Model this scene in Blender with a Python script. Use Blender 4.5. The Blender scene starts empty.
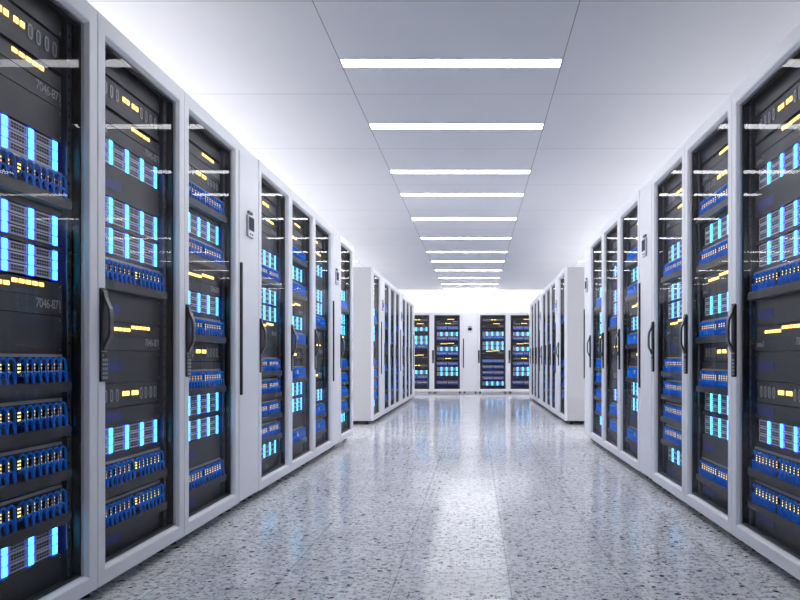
import bpy, math, random
from mathutils import Vector
random.seed(4)
S = bpy.context.scene
COL = S.collection
PI = math.pi

# ------------------------------------------------------------------ materials
def mat(name, base=(.8,.8,.8), rough=.5, metal=0.0, emit=None, strength=0.0, coat=0.0, spec=.5):
    m = bpy.data.materials.new(name); m.use_nodes = True
    b = m.node_tree.nodes['Principled BSDF']
    b.inputs['Base Color'].default_value = (*base, 1)
    b.inputs['Roughness'].default_value = rough
    b.inputs['Metallic'].default_value = metal
    b.inputs['Specular IOR Level'].default_value = spec
    b.inputs['Coat Weight'].default_value = coat
    if emit:
        b.inputs['Emission Color'].default_value = (*emit, 1)
        b.inputs['Emission Strength'].default_value = strength
    return m

def noise_rough(m, scale, lo, hi, stretch=(1,1,1)):
    """fine surface variation so that no paint or plastic is perfectly even"""
    nt = m.node_tree; b = nt.nodes['Principled BSDF']
    tc = nt.nodes.new('ShaderNodeTexCoord'); mp = nt.nodes.new('ShaderNodeMapping')
    mp.inputs['Scale'].default_value = stretch
    n = nt.nodes.new('ShaderNodeTexNoise'); n.inputs['Scale'].default_value = scale; n.inputs['Detail'].default_value = 3
    r = nt.nodes.new('ShaderNodeMapRange'); r.inputs['To Min'].default_value = lo; r.inputs['To Max'].default_value = hi
    nt.links.new(tc.outputs['Object'], mp.inputs['Vector']); nt.links.new(mp.outputs[0], n.inputs['Vector'])
    nt.links.new(n.outputs['Fac'], r.inputs['Value']); nt.links.new(r.outputs[0], b.inputs['Roughness'])
    return m

M = {}
M['paint']  = noise_rough(mat('white_powder_coat', (.86,.86,.90), .42), 9, .36, .5)
M['side']   = noise_rough(mat('grey_side_panel', (.58,.58,.60), .5), 6, .42, .55)
M['groove'] = mat('panel_gap', (.30,.30,.34), .7)
M['black']  = noise_rough(mat('black_plastic', (.012,.012,.014), .4), 30, .3, .45)
M['handle'] = mat('black_handle', (.045,.045,.052), .3)
M['inside'] = mat('rack_interior', (.018,.018,.021), .6)
M['unit']   = noise_rough(mat('charcoal_unit', (.028,.028,.032), .48), 20, .4, .55)
M['unit2']  = noise_rough(mat('dark_unit', (.018,.018,.021), .48), 20, .4, .55)
M['rail']   = mat('rail_metal', (.10,.10,.115), .4, .3)
M['rim']    = mat('aluminium_rim', (.34,.34,.36), .38, .4)
M['module'] = mat('drive_module', (.78,.78,.84), .5)
M['module2']= mat('drive_bezel', (.42,.42,.50), .5)
M['hole']   = mat('vent_hole', (.02,.02,.025), .7)
M['slot']   = mat('grey_slot', (.34,.34,.36), .45)
M['blue']   = mat('blue_cable', (.004,.215,1.0), .5, spec=.12)
M['bluelab']= mat('blue_label', (.012,.022,.21), .5)
M['port']   = mat('port_strip', (.035,.018,.008), .6)
M['text']   = mat('grey_lettering', (.42,.42,.44), .5)
M['screw']  = mat('screw', (.3,.3,.32), .3, .8)
M['screen'] = mat('navy_screen', (.002,.003,.05), .5, spec=.1)
M['silver'] = mat('silver_plastic', (.42,.43,.47), .3, .3)
M['wall']   = noise_rough(mat('wall_paint', (.85,.85,.88), .7), 5, .6, .8)
M['cyan']   = mat('cyan_light', (.05,.2,.3), .4, emit=(.07,.80,1.0), strength=3.0)
M['halo']   = mat('blue_glow_halo', (.02,.02,.2), .4, emit=(.012,.012,1.0), strength=3.0)  # blue glow around the light bars, modelled as an emissive border
M['amber']  = mat('amber_light', (.4,.3,.1), .4, emit=(1.0,.68,.13), strength=2.8)
M['portlit'] = mat('yellow_port_light', (.4,.32,.1), .4, emit=(1.0,.74,.18), strength=1.7)
M['amberrim']= mat('amber_glow_rim', (.2,.08,.01), .5, emit=(.9,.28,.02), strength=.3)  # orange glow around each amber dash, put in as a faintly emissive edge
M['tube']   = mat('light_diffuser', (.9,.9,.9), .4, emit=(.97,.97,1.0), strength=14.0)
M['foot']   = mat('black_rubber', (.015,.015,.015), .6)

def glass():
    m = bpy.data.materials.new('door_glass'); m.use_nodes = True
    nt = m.node_tree; nt.nodes.clear(); N = nt.nodes.new; L = nt.links.new
    out = N('ShaderNodeOutputMaterial'); mix = N('ShaderNodeMixShader')
    tr = N('ShaderNodeBsdfTransparent'); tr.inputs['Color'].default_value = (.96,.96,.97,1)
    gl = N('ShaderNodeBsdfGlossy'); gl.inputs['Roughness'].default_value = 0.0
    gl.inputs['Color'].default_value = (1,1,1,1)
    geo = N('ShaderNodeNewGeometry'); dot = N('ShaderNodeVectorMath'); dot.operation = 'DOT_PRODUCT'
    L(geo.outputs['Normal'], dot.inputs[0]); L(geo.outputs['Incoming'], dot.inputs[1])
    def mth(op, a, b=None):
        n = N('ShaderNodeMath'); n.operation = op
        for i, v in enumerate((a, b)):
            if v is None: continue
            if isinstance(v, (int, float)): n.inputs[i].default_value = v
            else: L(v, n.inputs[i])
        return n.outputs[0]
    ab = mth('ABSOLUTE', dot.outputs['Value'])
    p = mth('POWER', mth('SUBTRACT', 1.0, ab), 5.0)
    f = mth('ADD', mth('MULTIPLY', p, .19), .008)
    f = mth('MULTIPLY', f, mth('SUBTRACT', 1.0, geo.outputs['Backfacing']))
    L(f, mix.inputs[0]); L(tr.outputs[0], mix.inputs[1]); L(gl.outputs[0], mix.inputs[2])
    L(mix.outputs[0], out.inputs[0])
    return m
M['glass'] = glass()

def math_node(nt, op, a, b=None, c=None):
    n = nt.nodes.new('ShaderNodeMath'); n.operation = op
    for i, v in enumerate((a, b, c)):
        if v is None: continue
        if isinstance(v, (int, float)): n.inputs[i].default_value = v
        else: nt.links.new(v, n.inputs[i])
    return n.outputs[0]

def seam(nt, coord, origin, pitch, half):
    """1 inside a joint of half-width `half`, repeated every `pitch`"""
    a = math_node(nt, 'SUBTRACT', coord, origin - pitch/2)
    a = math_node(nt, 'FLOORED_MODULO', a, pitch)
    a = math_node(nt, 'ABSOLUTE', math_node(nt, 'SUBTRACT', a, pitch/2))
    return math_node(nt, 'LESS_THAN', a, half)

def mixcol(nt, fac, a, b):
    n = nt.nodes.new('ShaderNodeMix'); n.data_type = 'RGBA'
    for sock, v in ((n.inputs[0], fac), (n.inputs[6], a), (n.inputs[7], b)):
        if isinstance(v, tuple): sock.default_value = (*v, 1)
        elif isinstance(v, (int, float)): sock.default_value = v
        else: nt.links.new(v, sock)
    return n.outputs[2]

FLX, FLP = .127, .4355
def floor_mat():
    m = mat('polished_terrazzo', (.6,.6,.63), .14, spec=.085)
    nt = m.node_tree; b = nt.nodes['Principled BSDF']; L = nt.links.new
    tc = nt.nodes.new('ShaderNodeTexCoord'); sp = nt.nodes.new('ShaderNodeSeparateXYZ')
    L(tc.outputs['Object'], sp.inputs[0])
    def noise(scale, det, rough=.6):
        n = nt.nodes.new('ShaderNodeTexNoise'); n.inputs['Scale'].default_value = scale
        n.inputs['Detail'].default_value = det; n.inputs['Roughness'].default_value = rough
        L(tc.outputs['Object'], n.inputs['Vector']); return n.outputs['Fac']
    def chips(scale, thr, size, warp):
        add = nt.nodes.new('ShaderNodeVectorMath'); add.operation = 'MULTIPLY_ADD'
        nz = nt.nodes.new('ShaderNodeTexNoise'); nz.inputs['Scale'].default_value = scale*1.3
        L(tc.outputs['Object'], nz.inputs['Vector'])
        L(nz.outputs['Color'], add.inputs[0]); add.inputs[1].default_value = (warp,)*3
        L(tc.outputs['Object'], add.inputs[2])
        v = nt.nodes.new('ShaderNodeTexVoronoi'); v.inputs['Scale'].default_value = scale
        L(add.outputs[0], v.inputs['Vector'])
        s = nt.nodes.new('ShaderNodeSeparateColor'); L(v.outputs['Color'], s.inputs[0])
        pick = math_node(nt, 'GREATER_THAN', s.outputs[0], thr)
        near = math_node(nt, 'LESS_THAN', v.outputs['Distance'], math_node(nt, 'MULTIPLY_ADD', s.outputs[1], size*.7, size*.45))
        return math_node(nt, 'MULTIPLY', pick, near), s.outputs[2]
    mott = nt.nodes.new('ShaderNodeValToRGB'); L(noise(34, 5, .72), mott.inputs[0])
    e = mott.color_ramp.elements
    e[0].position = .38; e[0].color = (.40,.40,.44,1)
    e[1].position = .62; e[1].color = (.93,.93,.95,1)
    k = e.new(.50); k.color = (.84,.84,.87,1)
    big = nt.nodes.new('ShaderNodeMapRange'); L(noise(3.0, 3), big.inputs['Value'])
    big.inputs['From Min'].default_value = .3; big.inputs['From Max'].default_value = .7
    big.inputs['To Min'].default_value = .90; big.inputs['To Max'].default_value = 1.08
    c1 = mixcol(nt, math_node(nt,'MULTIPLY', chips(46, .72, .40, .012)[0], .6), mott.outputs[0], (.25,.25,.28))
    c2 = mixcol(nt, chips(30, .76, .32, .015)[0], c1, (.06,.06,.07))
    c2 = mixcol(nt, chips(80, .74, .42, .006)[0], c2, (.12,.12,.14))
    c3 = mixcol(nt, math_node(nt,'MULTIPLY', chips(40, .85, .4, .012)[0], .7), c2, (.92,.92,.94))
    sx = seam(nt, sp.outputs[0], FLX, FLP, .0019)
    sy = math_node(nt, 'MULTIPLY', seam(nt, sp.outputs[1], 2.0, FLP*2, .0018), .35)
    sm = math_node(nt, 'MAXIMUM', sx, sy)
    c4 = mixcol(nt, math_node(nt, 'MULTIPLY', sm, .55), c3, (.16,.16,.18))
    mul = nt.nodes.new('ShaderNodeVectorMath'); mul.operation = 'SCALE'
    L(c4, mul.inputs[0]); L(big.outputs[0], mul.inputs['Scale'])
    L(mul.outputs[0], b.inputs['Base Color'])
    rr = nt.nodes.new('ShaderNodeMapRange'); L(noise(12, 4), rr.inputs['Value'])
    rr.inputs['To Min'].default_value = .06; rr.inputs['To Max'].default_value = .17
    L(rr.outputs[0], b.inputs['Roughness'])
    bp = nt.nodes.new('ShaderNodeBump'); bp.inputs['Strength'].default_value = .05; bp.inputs['Distance'].default_value = .002
    L(noise(60, 3), bp.inputs['Height']); L(bp.outputs[0], b.inputs['Normal'])
    return m

HC = 1.86                      # ceiling above the eye
CZ = .84 + HC
TX0, TX1 = -.455*HC, .289*HC   # the lit strip of ceiling tiles
TP = TX1 - TX0
TY0, TYP = 2.785e-3*750*HC, .972e-3*750*HC
def ceiling_mat():
    m = mat('ceiling_tile', (.80,.80,.84), .55)
    nt = m.node_tree; b = nt.nodes['Principled BSDF']; L = nt.links.new
    tc = nt.nodes.new('ShaderNodeTexCoord'); sp = nt.nodes.new('ShaderNodeSeparateXYZ')
    L(tc.outputs['Object'], sp.inputs[0])
    s1 = seam(nt, sp.outputs[0], TX0, TP, .0030)
    s2 = math_node(nt,'MULTIPLY', seam(nt, sp.outputs[1], TY0, TYP, .0038), .7)
    sm = math_node(nt, 'MAXIMUM', s1, s2)
    n = nt.nodes.new('ShaderNodeTexNoise'); n.inputs['Scale'].default_value = 1.7; n.inputs['Detail'].default_value = 4
    L(tc.outputs['Object'], n.inputs['Vector'])
    base = mixcol(nt, n.outputs['Fac'], (.76,.76,.80), (.81,.81,.845))
    L(mixcol(nt, math_node(nt,'MULTIPLY', sm, .8), base, (.22,.22,.24)), b.inputs['Base Color'])
    return m
M['floor'] = floor_mat(); M['ceiling'] = ceiling_mat()

# ------------------------------------------------------------------ mesh building
class MB:
    def __init__(s): s.v=[]; s.f=[]; s.mi=[]; s.m=[]
    def _m(s, k):
        if k not in s.m: s.m.append(k)
        return s.m.index(k)
    def box(s, x0,x1,y0,y1,z0,z1,k, skip=()):
        n=len(s.v); i=s._m(k)
        s.v += [(x0,y0,z0),(x1,y0,z0),(x1,y1,z0),(x0,y1,z0),(x0,y0,z1),(x1,y0,z1),(x1,y1,z1),(x0,y1,z1)]
        F={'b':(0,3,2,1),'t':(4,5,6,7),'f':(0,1,5,4),'r':(1,2,6,5),'k':(2,3,7,6),'l':(3,0,4,7)}
        for q,a in F.items():
            if q in skip: continue
            s.f.append(tuple(n+j for j in a)); s.mi.append(i)
    def rings(s, pts, k, cap=False, closed=False):
        """loft a list of point rings"""
        n=len(s.v); i=s._m(k); c=len(pts[0])
        for r in pts: s.v += [tuple(p) for p in r]
        R=len(pts)
        for a in range(R if closed else R-1):
            b=(a+1)%R
            for j in range(c):
                j2=(j+1)%c
                s.f.append((n+a*c+j, n+a*c+j2, n+b*c+j2, n+b*c+j)); s.mi.append(i)
        if cap:
            s.f.append(tuple(n+j for j in reversed(range(c)))); s.mi.append(i)
            s.f.append(tuple(n+(R-1)*c+j for j in range(c))); s.mi.append(i)
    def cyl(s, cx,cy,z0,z1,r,k,n=16, r2=None):
        r2 = r if r2 is None else r2
        a=[(cx+r*math.cos(2*PI*j/n),cy+r*math.sin(2*PI*j/n),z0) for j in range(n)]
        b=[(cx+r2*math.cos(2*PI*j/n),cy+r2*math.sin(2*PI*j/n),z1) for j in range(n)]
        s.rings([a,b],k,cap=True)
    def outline(s, pts, y0, y1, k):
        """extrude an x,z outline from y0 (front) to y1"""
        s.rings([[(x,y0,z) for x,z in pts],[(x,y1,z) for x,z in pts]],k,cap=True)
    def tube(s, path, r, k, n=6):
        P=[Vector(p) for p in path]; rs=[]
        up=Vector((0,1,.01)).normalized()
        for a in range(len(P)):
            t=(P[min(a+1,len(P)-1)]-P[max(a-1,0)]).normalized()
            u=t.cross(up)
            if u.length<1e-3: u=t.cross(Vector((1,0,0)))
            u.normalize(); w=t.cross(u).normalized()
            rs.append([P[a]+u*r*math.cos(2*PI*j/n)+w*r*math.sin(2*PI*j/n) for j in range(n)])
        s.rings(rs,k,cap=True)
    def mesh(s, name):
        me=bpy.data.meshes.new(name); me.from_pydata(s.v,[],s.f)
        for k in s.m: me.materials.append(M[k])
        me.polygons.foreach_set('material_index', s.mi)
        me.update()
        import bmesh
        bm=bmesh.new(); bm.from_mesh(me); bmesh.ops.recalc_face_normals(bm, faces=bm.faces); bm.to_mesh(me); bm.free()
        return me

def link(name, data, parent=None, loc=(0,0,0)):
    o=bpy.data.objects.new(name,data); COL.objects.link(o); o.location=loc
    if parent: o.parent=parent
    return o
def tag(o,label,cat,group=None,kind=None):
    o['label']=label; o['category']=cat
    if group: o['group']=group
    if kind: o['kind']=kind
def bevel(o,w,seg=2):
    b=o.modifiers.new('bevel','BEVEL'); b.width=w; b.segments=seg; b.limit_method='ANGLE'; b.angle_limit=.6

def pill(cx,cz,w,h,n=5):
    r=w/2; p=[]
    for j in range(n+1):
        a=PI*j/n; p.append((cx+r*math.cos(a), cz+h/2-r+r*math.sin(a)))
    for j in range(n+1):
        a=PI+PI*j/n; p.append((cx+r*math.cos(a), cz-h/2+r+r*math.sin(a)))
    return p
def rrect(cx,cz,w,h,r,n=4):
    p=[]
    for (sx,sz,a0) in ((1,1,0),(-1,1,PI/2),(-1,-1,PI),(1,-1,1.5*PI)):
        for j in range(n+1):
            a=a0+PI/2*j/n; p.append((cx+sx*(w/2-r)+r*math.cos(a), cz+sz*(h/2-r)+r*math.sin(a)))
    return p

# ------------------------------------------------------------------ dimensions of a rack
W, DEPTH = .77, 1.0
B0, B1 = .05, 2.05            # body bottom / top
YU = .068                      # face of the equipment behind the door front
HU = .28                       # half width of a unit

def frame_rings(w, fx, prof, ztop, zbot):
    """profile points: (inset 0..1, y); 1 means the opening"""
    out=[]
    for t,y in prof:
        ix=fx*t; zt=B1-.001-ztop*t; zb=B0+.001+zbot*t
        x=w/2-.0012-ix
        out.append([(-x,y,zb),(x,y,zb),(x,y,zt),(-x,y,zt)])
    return out

def text_mesh(body, size, name):
    cu=bpy.data.curves.new(name+'_curve','FONT'); cu.body=body; cu.size=size; cu.extrude=.0003
    cu.space_character=.9
    tmp=bpy.data.objects.new('tmp',cu); COL.objects.link(tmp)
    bpy.context.view_layer.update()
    dg=bpy.context.evaluated_depsgraph_get()
    me=bpy.data.meshes.new_from_object(tmp.evaluated_get(dg)); me.name=name
    bpy.data.objects.remove(tmp); bpy.data.curves.remove(cu)
    me.materials.clear(); me.materials.append(M['text'])
    for v in me.vertices: v.co=Vector((v.co.x, -v.co.z, v.co.y))   # stand it up, facing -Y
    return me
TXT_R = text_mesh('7046-871', .042, 'model_number')
TXT_L = text_mesh('ares-2', .036, 'model_name')

# --- cabinet, door, glass, handle ---
def cabinet_mesh(w, cooler=False):
    b=MB(); h=w/2-.001; t=.018
    y0=.036
    b.box(-h,-h+t,y0,DEPTH,B0,B1,'side'); b.box(h-t,h,y0,DEPTH,B0,B1,'side')
    b.box(-h+t,h-t,y0,DEPTH,B1-t,B1,'side'); b.box(-h+t,h-t,y0,DEPTH,B0,B0+t,'side')
    b.box(-h+t,h-t,DEPTH-t,DEPTH,B0+t,B1-t,'side')
    if not cooler:   # dark inner lining
        i=.0015
        b.box(-h+t,-h+t+i,y0,DEPTH-t,B0+t,B1-t,'inside'); b.box(h-t-i,h-t,y0,DEPTH-t,B0+t,B1-t,'inside')
        b.box(-h+t,h-t,y0,DEPTH-t,B1-t-i,B1-t,'inside'); b.box(-h+t,h-t,y0,DEPTH-t,B0+t,B0+t+i,'inside')
        b.box(-HU-.02,HU+.02,YU+.16,YU+.17,B0+t,B1-t,'inside')
    return b.mesh('cabinet')
def door_mesh():
    b=MB()
    prof=[(0,.034),(0,.003),(.05,0),(.80,0),(.86,.0015),(1.0,.014),(1.0,.034)]
    b.rings(frame_rings(W,.062,prof,.074,.062),'paint',closed=True)
    return b.mesh('door_frame')
def gasket_mesh():
    b=MB(); x=W/2-.063; zt=B1-.001-.074; zb=B0+.001+.062
    a=[(-x,.024,zb),(x,.024,zb),(x,.024,zt),(-x,.024,zt)]; i=.009
    def ring(ins,y): return [(-x+ins,y,zb+ins),(x-ins,y,zb+ins),(x-ins,y,zt-ins),(-x+ins,y,zt-ins)]
    b.rings([ring(0,.0245),ring(i,.0245),ring(i,.045),ring(0,.045)],'black',closed=True)
    return b.mesh('gasket')
def glass_mesh():
    b=MB(); x=W/2-.0635; b.box(-x,x,.019,.0235,B0+.063,B1-.075,'glass'); return b.mesh('glass_pane')
def handle_mesh():
    b=MB(); cx=-W/2+.033; w=.046; z0,z1=.765,1.092; zc=.872
    b.outline(rrect(cx,(z0+z1)/2,w,z1-z0,.006),-.006,.004,'black')
    b.outline(rrect(cx,(zc+z1)/2,w-.012,z1-zc-.012,.004),-.0075,-.003,'inside')
    # bowed pull
    path=[(-.006,z1-.012),(-.010,z1-.034),(-.021,z1-.060),(-.027,z1-.074),(-.029,z1-.10),(-.029,zc+.062),(-.026,zc+.048),(-.014,zc+.024),(-.008,zc+.006)]
    th=.009; rs=[]
    for j,(y,z) in enumerate(path):
        y2,z2=path[min(j+1,len(path)-1)]; y1_,z1_=path[max(j-1,0)]
        d=Vector((y2-y1_,z2-z1_)).normalized(); nrm=Vector((d.y,-d.x))
        a=Vector((y,z))+nrm*th*.5; c=Vector((y,z))-nrm*th*.5
        rs.append([(cx-.013,a.x,a.y),(cx+.013,a.x,a.y),(cx+.013,c.x,c.y),(cx-.013,c.x,c.y)])
    b.rings(rs,'handle',cap=True)
    b.box(cx-.010,cx+.010,-.0085,-.006,z1-.016,z1-.009,'rim')
    for r in range(6):
        for c in range(3):
            x=cx+(c-1)*.0125; z=z0+.014+r*.0155
            b.box(x-.0045,x+.0045,-.010,-.006,z-.005,z+.005,'slot' if r<5 or c==0 else 'handle')
    b.box(cx-.02,cx+.02,-.0072,-.0055,zc-.003,zc,'rim')
    return b.mesh('handle')
def foot_mesh():
    b=MB(); b.cyl(0,0,.0,.012,.024,'foot'); b.cyl(0,0,.012,.052,.012,'foot',10); return b.mesh('foot')
def rails_mesh():
    b=MB()
    b.box(-.006,.006,YU-.012,YU+.10,B0+.02,B1-.02,'rail'); b.box(-.006,.022,YU-.014,YU-.010,B0+.02,B1-.02,'rail')
    for j in range(42):
        z=.14+j*.0445; b.box(.008,.016,YU-.0150,YU-.0139,z-.005,z+.005,'hole')
    return b.mesh('mounting_rail')

# --- equipment ---
def screws(b,z0,z1):
    for sx in (-1,1):
        for z in (z0+.014,z1-.014):
            b.rings([[(sx*(HU-.010)+.0032*math.cos(2*PI*j/8),y,z+.0032*math.sin(2*PI*j/8)) for j in range(8)] for y in (YU-.0022,YU)],'screw',cap=True)
def panel_base(z0,z1,k='unit',sc=True):
    b=MB(); g=.0016
    b.box(-HU,HU,YU,YU+.14,z0+g,z1-g,k)
    if sc: screws(b,z0,z1)
    return b
CACHE={}
def blank_mesh(h):
    key=('blank',round(h,4))
    if key not in CACHE: CACHE[key]=panel_base(0,h,'unit2',h>.04).mesh('blanking_panel')
    return CACHE[key]
def label_mesh():
    b=MB(); b.box(-HU+.035,-HU+.208,YU-.0012,YU,-.019,.019,'bluelab'); return b.mesh('blue_label')
def storage_mesh():
    b=panel_base(-.088,.022,'unit')
    b.box(-HU+.004,HU-.004,YU-.003,YU,-.0315,-.030,'hole')
    b.box(-HU+.02,HU-.02,YU-.0025,YU,.0165,.018,'unit2')
    return b.mesh('storage_unit')
def dash(b,x0,x1,z,h,n):
    p=(x1-x0)/n
    for j in range(n):
        a=x0+j*p+.0048; c=x0+(j+1)*p-.0048
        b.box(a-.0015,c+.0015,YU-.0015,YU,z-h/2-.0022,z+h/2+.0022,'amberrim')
        b.box(a,c,YU-.0034,YU-.0012,z-h/2,z+h/2,'amber')
def dash_mesh(w,h,n):
    b=MB(); dash(b,-w/2,w/2,0,h,n); return b.mesh('indicator_light')
def slot_mesh():
    b=panel_base(-.047,.047,'unit')
    for s in (-1,1):
        for u in ((.100,.143,.189,.234) if s==1 else (.108,.153,.199,.244)):
            b.outline(pill(s*u+.016,0,.026,.050),YU-.003,YU,'slot')
            b.outline(pill(s*u+.016,0,.010,.034),YU-.0036,YU-.0028,'rail')
    return b.mesh('disk_array')
BARS=(.245,.480,.715,.950)
def server_mesh():
    b=MB(); h=.0298/2
    b.box(-HU+.012,HU-.012,YU+.004,YU+.14,-h,h,'unit2')
    b.box(-HU,-HU+.012,YU+.004,YU+.01,-h,h,'unit'); b.box(HU-.012,HU,YU+.004,YU+.01,-h,h,'unit')
    prev=.0
    for i,u in enumerate(BARS):
        x1=-HU+2*HU*u-.018; x0=-HU+2*HU*prev+(.020 if i else .026)
        b.box(x0,x1,YU-.002,YU+.004,-h+.001,h-.001,'module')
        xa,xb=x0+.006,x1-.012
        b.box(xa,xb,YU-.0028,YU-.0018,-h+.005,h-.005,'module2')
        n=5; p=(xb-xa-.010)/n
        for r in range(2):
            for j in range(n):
                cx=xa+.005+p*(j+.5); cz=(-.0047,.0047)[r]
                b.box(cx-p*.36,cx+p*.36,YU-.0033,YU-.0025,cz-.0030,cz+.0030,'hole')
        b.box(x1-.009,x1-.004,YU-.0033,YU-.0018,-h+.006,h-.006,'rim')
        prev=u
    return b.mesh('rack_server')
def bar_mesh():
    b=MB(); h=.0298/2
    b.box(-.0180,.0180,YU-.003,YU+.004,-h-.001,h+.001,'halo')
    b.box(-.0120,.0120,YU-.0045,YU-.0008,-h+.0005,h-.0005,'cyan')
    return b.mesh('light_bar')
COLS=[s*(.028+.0362*k) for s in (-1,1) for k in range(7)]
def patch_mesh():
    b=MB()
    b.box(-HU,HU,YU,YU+.13,-.070,.048,'unit2')
    b.box(-HU+.006,HU-.006,YU-.006,YU+.002,.040,.0495,'rim')          # aluminium upper lip
    b.box(-HU,-HU+.012,YU-.004,YU,-.03,.04,'rail'); b.box(HU-.012,HU,YU-.004,YU,-.03,.04,'rail')
    b.box(-HU+.014,HU-.014,YU-.0015,YU,-.016,.034,'port')
    b.box(-HU+.004,HU-.004,YU-.034,YU,-.073,-.046,'unit')             # cable tray
    b.box(-HU+.004,HU-.004,YU-.036,YU-.032,-.073,-.040,'unit2')
    for s in (-1,1):
        for z in (-.060,-.050):
            b.box(s*(HU+.006)-.004,s*(HU+.006)+.004,YU-.03,YU-.022,z-.003,z+.003,'blue')
    return b.mesh('patch_panel')
def port_lights(cols):
    b=MB()
    for x in cols:
        c=x+.0045
        b.box(c-.0090,c+.0090,YU-.0105,YU-.001,-.013,.024,'port')
        for z in (.0165,.0055,-.0055):
            b.box(c-.0072,c-.0018,YU-.0118,YU-.010,z-.0026,z+.0026,'portlit')
            b.box(c+.0018,c+.0072,YU-.0118,YU-.010,z-.0026,z+.0026,'portlit')
    return b.mesh('port_light')
def arch(b,x0,x1,zt,z0,z1,r,n,seg,y0=.004,y1=.018):
    rad=(x1-x0)/2; zc=zt-rad; P=[(x0,YU-y0,z0),(x0,YU-y1,z0+.006)]
    for j in range(seg+1):
        a=PI-PI*j/seg
        P.append((x0+rad+rad*math.cos(a),YU-y1-.003*j/seg,zc+rad*math.sin(a)))
    P.append((x1,YU-y1-.006,z1+.01)); P.append((x1,YU-y1-.006,z1))
    b.tube(P,r,'blue',n)
def cable_mesh():
    b=MB()
    arch(b,-.0085,.0215,.036,.018,-.048,.0036,6,8)
    arch(b,-.0100,.0095,-.006,-.022,-.048,.0036,6,6,.003,.022)
    return b.mesh('patch_cable')
def cables_far():
    b=MB()
    for x in COLS:
        P0=-.0085+x
        arch(b,P0,P0+.030,.036,.018,-.048,.0046,4,4)
        arch(b,x-.010,x+.0095,-.006,-.022,-.048,.0046,4,3,.003,.022)
    return b.mesh('patch_cables')

ME=dict(cab=cabinet_mesh(W), door=door_mesh(), gasket=gasket_mesh(), glass=glass_mesh(), handle=handle_mesh(), foot=foot_mesh(),
        rail=rails_mesh(), label=label_mesh(), storage=storage_mesh(), dash5=dash_mesh(.172,.0115,5), dash2=dash_mesh(.063,.017,2),
        slots=slot_mesh(), server=server_mesh(), bar=bar_mesh(), patch=patch_mesh(), pl=port_lights(COLS), pl1=port_lights([0]),
        cable=cable_mesh(), cables=cables_far())

LAY={
 'P':[('strip1',1.868),('slots',1.765),('patch',1.648),('led',1.503),('patch',1.382),('strip',1.262),('led',1.126),
      ('patch',1.003),('slots',.880),('patch',.745),('led',.620),('led',.498),('label',.385),('patch',.270),('label',.150)],
 'Q':[('slots',1.857),('strip1',1.756),('label',1.600),('led',1.510),('patch',1.408),('led',1.263),('led',1.150),('strip',1.073),
      ('label',.920),('patch',.810),('patch',.666),('patch',.522),('patch',.380),('led',.252),('label',.140)],
 'R':[('slots',1.857),('strip1',1.756),('led',1.627),('label',1.505),('led',1.406),('led',1.291),('patch',1.174),('label',1.035),
      ('strip',.965),('label',.817),('slots',.705),('label',.625),('led',.536),('patch',.413),('patch',.270),('label',.165)],
}
EXT={'strip':(-.088,.022),'strip1':(-.088,.030),'slots':(-.047,.047),'patch':(-.073,.0495),'led':(-.0485,.0485)}

def build_rack(kind, detail, root):
    """all parts of one rack under root"""
    link('cabinet',ME['cab'],root)
    d=link('door_frame',ME['door'],root)
    g=link('glass_pane',ME['glass'],d); link('gasket',ME['gasket'],d)
    link('handle',ME['handle'],d)
    for sx in (-1,1):
        for y in (.09,DEPTH-.09):
            link('foot',ME['foot'],root,(sx*(W/2-.07),y,0))
    a=link('mounting_rail',ME['rail'],root,(-HU-.032,0,0)); 
    c=link('mounting_rail',ME['rail'],root,(HU+.032,0,0)); c.rotation_euler=(0,0,0); c.scale=(-1,1,1)
    # fill the gaps between units with blanking panels, a label goes on the panel at its height
    occ=[]
    for u,z in LAY[kind]:
        if u!='label': occ.append((z+EXT[u][0],z+EXT[u][1]))
    occ.sort(); cur=B0+.045; gaps=[]
    for z0,z1 in occ+[(B1-.05,B1)]:
        if z0-cur>.012: gaps.append((cur,z0))
        cur=max(cur,z1)
    labels=[z for u,z in LAY[kind] if u=='label']
    for z0,z1 in gaps:
        cuts=[z0,z1] if z1-z0<.19 else [z0,(z0+z1)/2,z1]
        for a0,a1 in zip(cuts,cuts[1:]):
            p=link('blanking_panel',blank_mesh(a1-a0),root,(0,0,a0))
            for zl in labels:
                if a0-.001<=zl<a1:
                    zz=min(max(zl,a0+.021),a1-.021) if a1-a0>.042 else (a0+a1)/2
                    q=link('blue_label',ME['label'],p,(0,0,zz-a0))
                    if a1-a0<.042: q.scale=(1,1,(a1-a0)/.046)
    for u,z in LAY[kind]:
        if u.startswith('strip'):
            p=link('storage_unit',ME['storage'],root,(0,0,z))
            link('indicator_light',ME['dash5'],p,(.093,0,.006))
            if u=='strip': link('indicator_light',ME['dash5'],p,(-.083,0,-.006))
            link('model_number',TXT_R,p,(.272-max(v.co.x for v in TXT_R.vertices),YU-.0006,-.066))
            link('model_name',TXT_L,p,(-HU+.018,YU-.0006,-.068))
        elif u=='slots':
            p=link('disk_array',ME['slots'],root,(0,.008,z)); [link('indicator_light',ME['dash2'],p,(x,0,.004)) for x in (-.019,.060)]
        elif u=='led':
            for j in (-1,0,1):
                p=link('rack_server',ME['server'],root,(0,.009,z+j*.0322))
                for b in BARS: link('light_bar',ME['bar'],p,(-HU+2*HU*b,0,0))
        elif u=='patch':
            p=link('patch_panel',ME['patch'],root,(0,0,z)); 
            if detail:
                for x in COLS: link('port_light',ME['pl1'],p,(x,0,0))
                for x in COLS: link('patch_cable',ME['cable'],p,(x,0,0))
            else:
                q=link('patch_cables',ME['cables'],p); q['kind']='stuff'
                q=link('port_lights',ME['pl'],p); q['kind']='stuff'
def copy_tree(o,parent=None):
    c=o.copy(); COL.objects.link(c); c.parent=parent
    for ch in o.children: copy_tree(ch,c)
    return c

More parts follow.
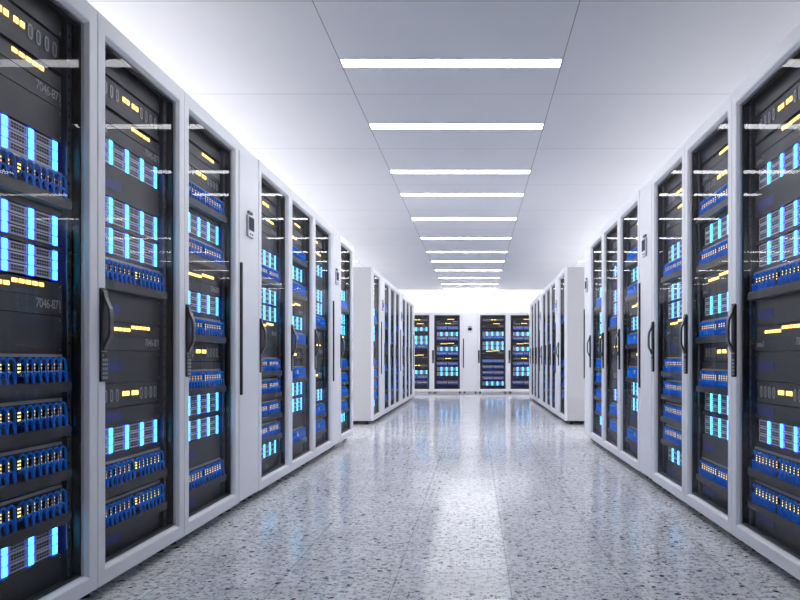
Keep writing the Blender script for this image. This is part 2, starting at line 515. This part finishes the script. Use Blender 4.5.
# --- cooling unit ---
CW=W/2
def cooler_panel():
    b=MB(); h=CW/2-.0012
    b.box(-h,h,.006,.035,B0+.002,B1-.002,'paint')
    i=.012
    b.outline([(-h+i,B0+.014),(h-i,B0+.014),(h-i,B1-.05),(-h+i,B1-.05)],0,.0075,'paint')
    return b.mesh('front_panel')
def grip_mesh():
    b=MB(); x=-CW/2+.030
    b.outline(rrect(x,1.015,.024,.735,.005),-.010,.002,'black')
    b.outline(rrect(x+.001,1.015,.010,.70,.004),-.0115,-.009,'handle')
    return b.mesh('long_handle')
def display_mesh():
    b=MB(); b.outline(rrect(.0,1.610,.122,.125,.016),-.010,.002,'silver')
    b.outline(rrect(.0,1.610,.112,.115,.013),-.0125,-.009,'paint')
    for x in (-.018,.018): b.outline(rrect(x,1.564,.022,.009,.003),-.0135,-.012,'hole')
    return b.mesh('control_display')
def screen_mesh():
    b=MB(); b.outline(rrect(.0,1.624,.098,.076,.003),-.0138,-.012,'screen'); return b.mesh('screen')
def badge_mesh():
    b=MB(); b.outline(pill(0,0,.016,.080),-.0085,.002,'black')
    me=b.mesh('black_badge')
    for v in me.vertices: v.co=Vector((v.co.z,v.co.y,v.co.x+1.688))
    return me
MC=dict(cab=cabinet_mesh(CW,True), front=cooler_panel(), grip=grip_mesh(), disp=display_mesh(), scr=screen_mesh(), badge=badge_mesh())
def build_cooler(root):
    link('cabinet',MC['cab'],root)
    f=link('front_panel',MC['front'],root); bevel(f,.0025)
    link('long_handle',MC['grip'],f)
    d=link('control_display',MC['disp'],root); link('screen',MC['scr'],d)
    link('badge',MC['badge'],f)
    for sx in (-1,1):
        for y in (.09,DEPTH-.09): link('foot',ME['foot'],root,(sx*(CW/2-.05),y,0))

PROTO={}
def place(kind, detail, loc, rz, label, group):
    key=(kind,detail)
    if key not in PROTO:
        o=link('cooling_unit' if kind=='c' else 'server_rack',None)
        o.empty_display_size=.2
        if kind=='c': build_cooler(o)
        else: build_rack(kind,detail,o)
        PROTO[key]=o
    else:
        o=copy_tree(PROTO[key])
    o.location=loc; o.rotation_euler=(0,0,rz)
    tag(o,label,'cooling unit' if kind=='c' else 'server rack',group)
    return o

XL, XR = -1.306, 1.156
YE = 7.98
def row(seq, y_start, x, rz, labels, group, near):
    """seq runs away from the camera"""
    y=y_start; k=0
    for i,s in enumerate(seq):
        w=CW if s=='c' else W
        place(s, (s!='c' and i in near), (x,y+w/2,0), rz, labels[i], group+(' cooling units' if s=='c' else ' server racks'))
        y+=w
ORD=['nearest','second','third','fourth','fifth','sixth','seventh','eighth','ninth','tenth','eleventh','twelfth','thirteenth','fourteenth']
row('QRPcQPRcQ', YE-8*W, XL, PI/2, [
 'white glass-door server rack at the left photo edge, nearest of the left front row',
 'second server rack of the left front row, whole door and black handle visible',
 'third server rack of the left front row, just before the first narrow cooling unit',
 'narrow white cooling unit with display, nearest one in the left front row',
 'left front row server rack just behind the nearer narrow cooling unit',
 'left front row server rack in the middle of the three between two cooling units',
 'left front row server rack just before the farther narrow cooling unit',
 'narrow white cooling unit with display, farther one in the left front row',
 'last server rack at the far end of the left front row'],'left front row', (0,1,2,4))
row('RPQcPRQc', YE+.03-7*W, XR, -PI/2, [
 'white glass-door server rack cut by the right photo edge, nearest of the right front row',
 'second server rack of the right front row, beside the one at the photo edge',
 'third server rack of the right front row, just before the first narrow cooling unit',
 'narrow white cooling unit with display, nearest one in the right front row',
 'right front row server rack just behind the nearer narrow cooling unit',
 'right front row server rack in the middle of the three between two cooling units',
 'right front row server rack just before the cooling unit that ends the row',
 'narrow white cooling unit ending the right front row, display near its top'],'right front row',(0,1,2))
for side,x,rz in (('left',-1.335,PI/2),('right',1.156,-PI/2)):
    row('QcPRQcPRQc', 9.76, x, rz, [
     f'first server rack of the {side} rear row, its plain grey side panel facing the camera',
     f'nearer narrow cooling unit of the {side} rear row, behind its first rack',
     f'{side} rear row server rack just behind the nearer cooling unit',
     f'{side} rear row server rack in the middle of the three between two cooling units',
     f'{side} rear row server rack just before the farther cooling unit',
     f'farther narrow cooling unit of the {side} rear row, before its last three racks',
     f'{side} rear row server rack just behind the farther cooling unit',
     f'{side} rear row server rack, last but one before the far end',
     f'last server rack of the {side} rear row, at its far end',
     f'narrow cooling unit that ends the {side} rear row'],f'{side} rear row',())
YB=18.9
xb=-1.886
for s,lab in (('R','leftmost server rack facing the camera at the aisle end, partly behind the left rear row'),
              ('P','server rack facing the camera at the aisle end, left of the plain cooling unit'),
              ('c','plain white cooling unit with small dark display in the middle of the end row'),
              ('Q','server rack facing the camera at the aisle end, right of the plain cooling unit'),
              ('P','rightmost server rack facing the camera at the aisle end, partly behind the right rear row')):
    w=CW if s=='c' else W
    place(s, False, (xb+w/2,YB,0), 0, lab, 'end row cooling units' if s=='c' else 'end row server racks')
    xb+=w

# ------------------------------------------------------------------ room
WX0,WX1,WY0,WY1=-5.6,5.6,-2.5,21.4
def slab(name,x0,x1,y0,y1,z0,z1,k):
    b=MB(); b.box(x0,x1,y0,y1,z0,z1,k); o=link(name,b.mesh(name)); o['kind']='structure'; return o
slab('floor',WX0,WX1,WY0,WY1,-.1,0,'floor')
slab('ceiling',WX0,WX1,WY0,WY1,CZ,CZ+.1,'ceiling')
slab('wall_left',WX0-.1,WX0,WY0,WY1,-.1,CZ+.1,'wall')
slab('wall_right',WX1,WX1+.1,WY0,WY1,-.1,CZ+.1,'wall')
slab('wall_back',WX0-.1,WX1+.1,WY1,WY1+.1,-.1,CZ+.1,'wall')
slab('wall_front',WX0-.1,WX1+.1,WY0-.1,WY0,-.1,CZ+.1,'wall')

# ------------------------------------------------------------------ ceiling light strips
def strip_mesh():
    f=MB(); w=TP-.012
    def ring(ix,z): return [(-w/2+ix,-.066+ix,z),(w/2-ix,-.066+ix,z),(w/2-ix,.066-ix,z),(-w/2+ix,.066-ix,z)]
    f.rings([ring(0,0),ring(0,-.005),ring(.004,-.005),ring(.004,0)],'paint',closed=True)
    d=MB(); d.box(-w/2+.004,w/2-.004,-.062,.062,-.004,-.0005,'tube')
    return f.mesh('light_frame'), d.mesh('diffuser')
SF,SD=strip_mesh()
LK=[2.40,3.361,4.27,5.30,6.03,7.06,8.18,9.22,10.1,11.1,12.15,13.1,13.97]
def lamp(x,y,label,group):
    o=link('ceiling_light',None,None,(x,y,CZ)); o.empty_display_size=.2
    link('light_frame',SF,o); link('diffuser',SD,o); tag(o,label,'ceiling light',group)
for i,k in enumerate(LK):
    y=k*1e-3*750*HC
    if i==0: lab='glowing ceiling strip light over the aisle, just above the top photo edge'
    else: lab=f'glowing strip light in the aisle ceiling, {ORD[i-1]} from the top of the photo' if i>1 else 'glowing strip light in the aisle ceiling, nearest and widest one'
    lamp((TX0+TX1)/2,y,lab,'aisle ceiling lights')
    for s,side in ((-1.0,'left'),(1.0,'right')):
        lab2=(f'short piece of ceiling strip light seen over the gap behind the {side} front row' if i==8 else
              f'ceiling strip light over the side aisle behind the {side} racks, hidden by them')
        lamp((TX0+TX1)/2+s*2*TP,y,lab2,f'{side} side aisle ceiling lights')

# ------------------------------------------------------------------ light
def area(name,loc,rot,sx,sy,e,col=(1,1,1)):
    l=bpy.data.lights.new(name,'AREA'); l.shape='RECTANGLE'; l.size=sx; l.size_y=sy; l.energy=e; l.color=col
    o=bpy.data.objects.new(name,l); COL.objects.link(o); o.location=loc; o.rotation_euler=rot
    return o
# unseen lamps added behind the rows to wash ceiling and end wall
area('wall_wash_end',(0,20.1,2.25),(PI*.72,0,0),9.0,.5,55,(.97,.97,1))
area('fill_uplight_left',(-3.5,5.5,1.7),(PI,0,0),1.6,9.0,110,(.99,.99,1))
area('fill_uplight_right',(3.5,9.0,1.7),(PI,0,0),1.6,8.0,75,(.98,.98,1))
area('fill_uplight_left_rear',(-3.5,13.5,1.7),(PI,0,0),1.6,7.0,50,(.98,.98,1))
area('fill_uplight_right_rear',(3.5,13.5,1.7),(PI,0,0),1.6,7.0,50,(.98,.98,1))
w=bpy.data.worlds.new('World'); S.world=w; w.use_nodes=True
w.node_tree.nodes['Background'].inputs[0].default_value=(.8,.85,1,1); w.node_tree.nodes['Background'].inputs[1].default_value=.3

# ------------------------------------------------------------------ camera
cd=bpy.data.cameras.new('camera'); cam=bpy.data.objects.new('camera',cd); COL.objects.link(cam)
cam.location=(0,0,.84); cam.rotation_euler=(PI/2,0,0)
cd.sensor_width=36; cd.lens=36*750/800
cd.shift_x=-76/800; cd.shift_y=60.2/800
cd.clip_start=.05
S.camera=cam
S.view_settings.view_transform='Standard'; S.view_settings.look='None'
S.view_settings.exposure=0.40; S.view_settings.gamma=1
S.view_settings.use_curve_mapping=False
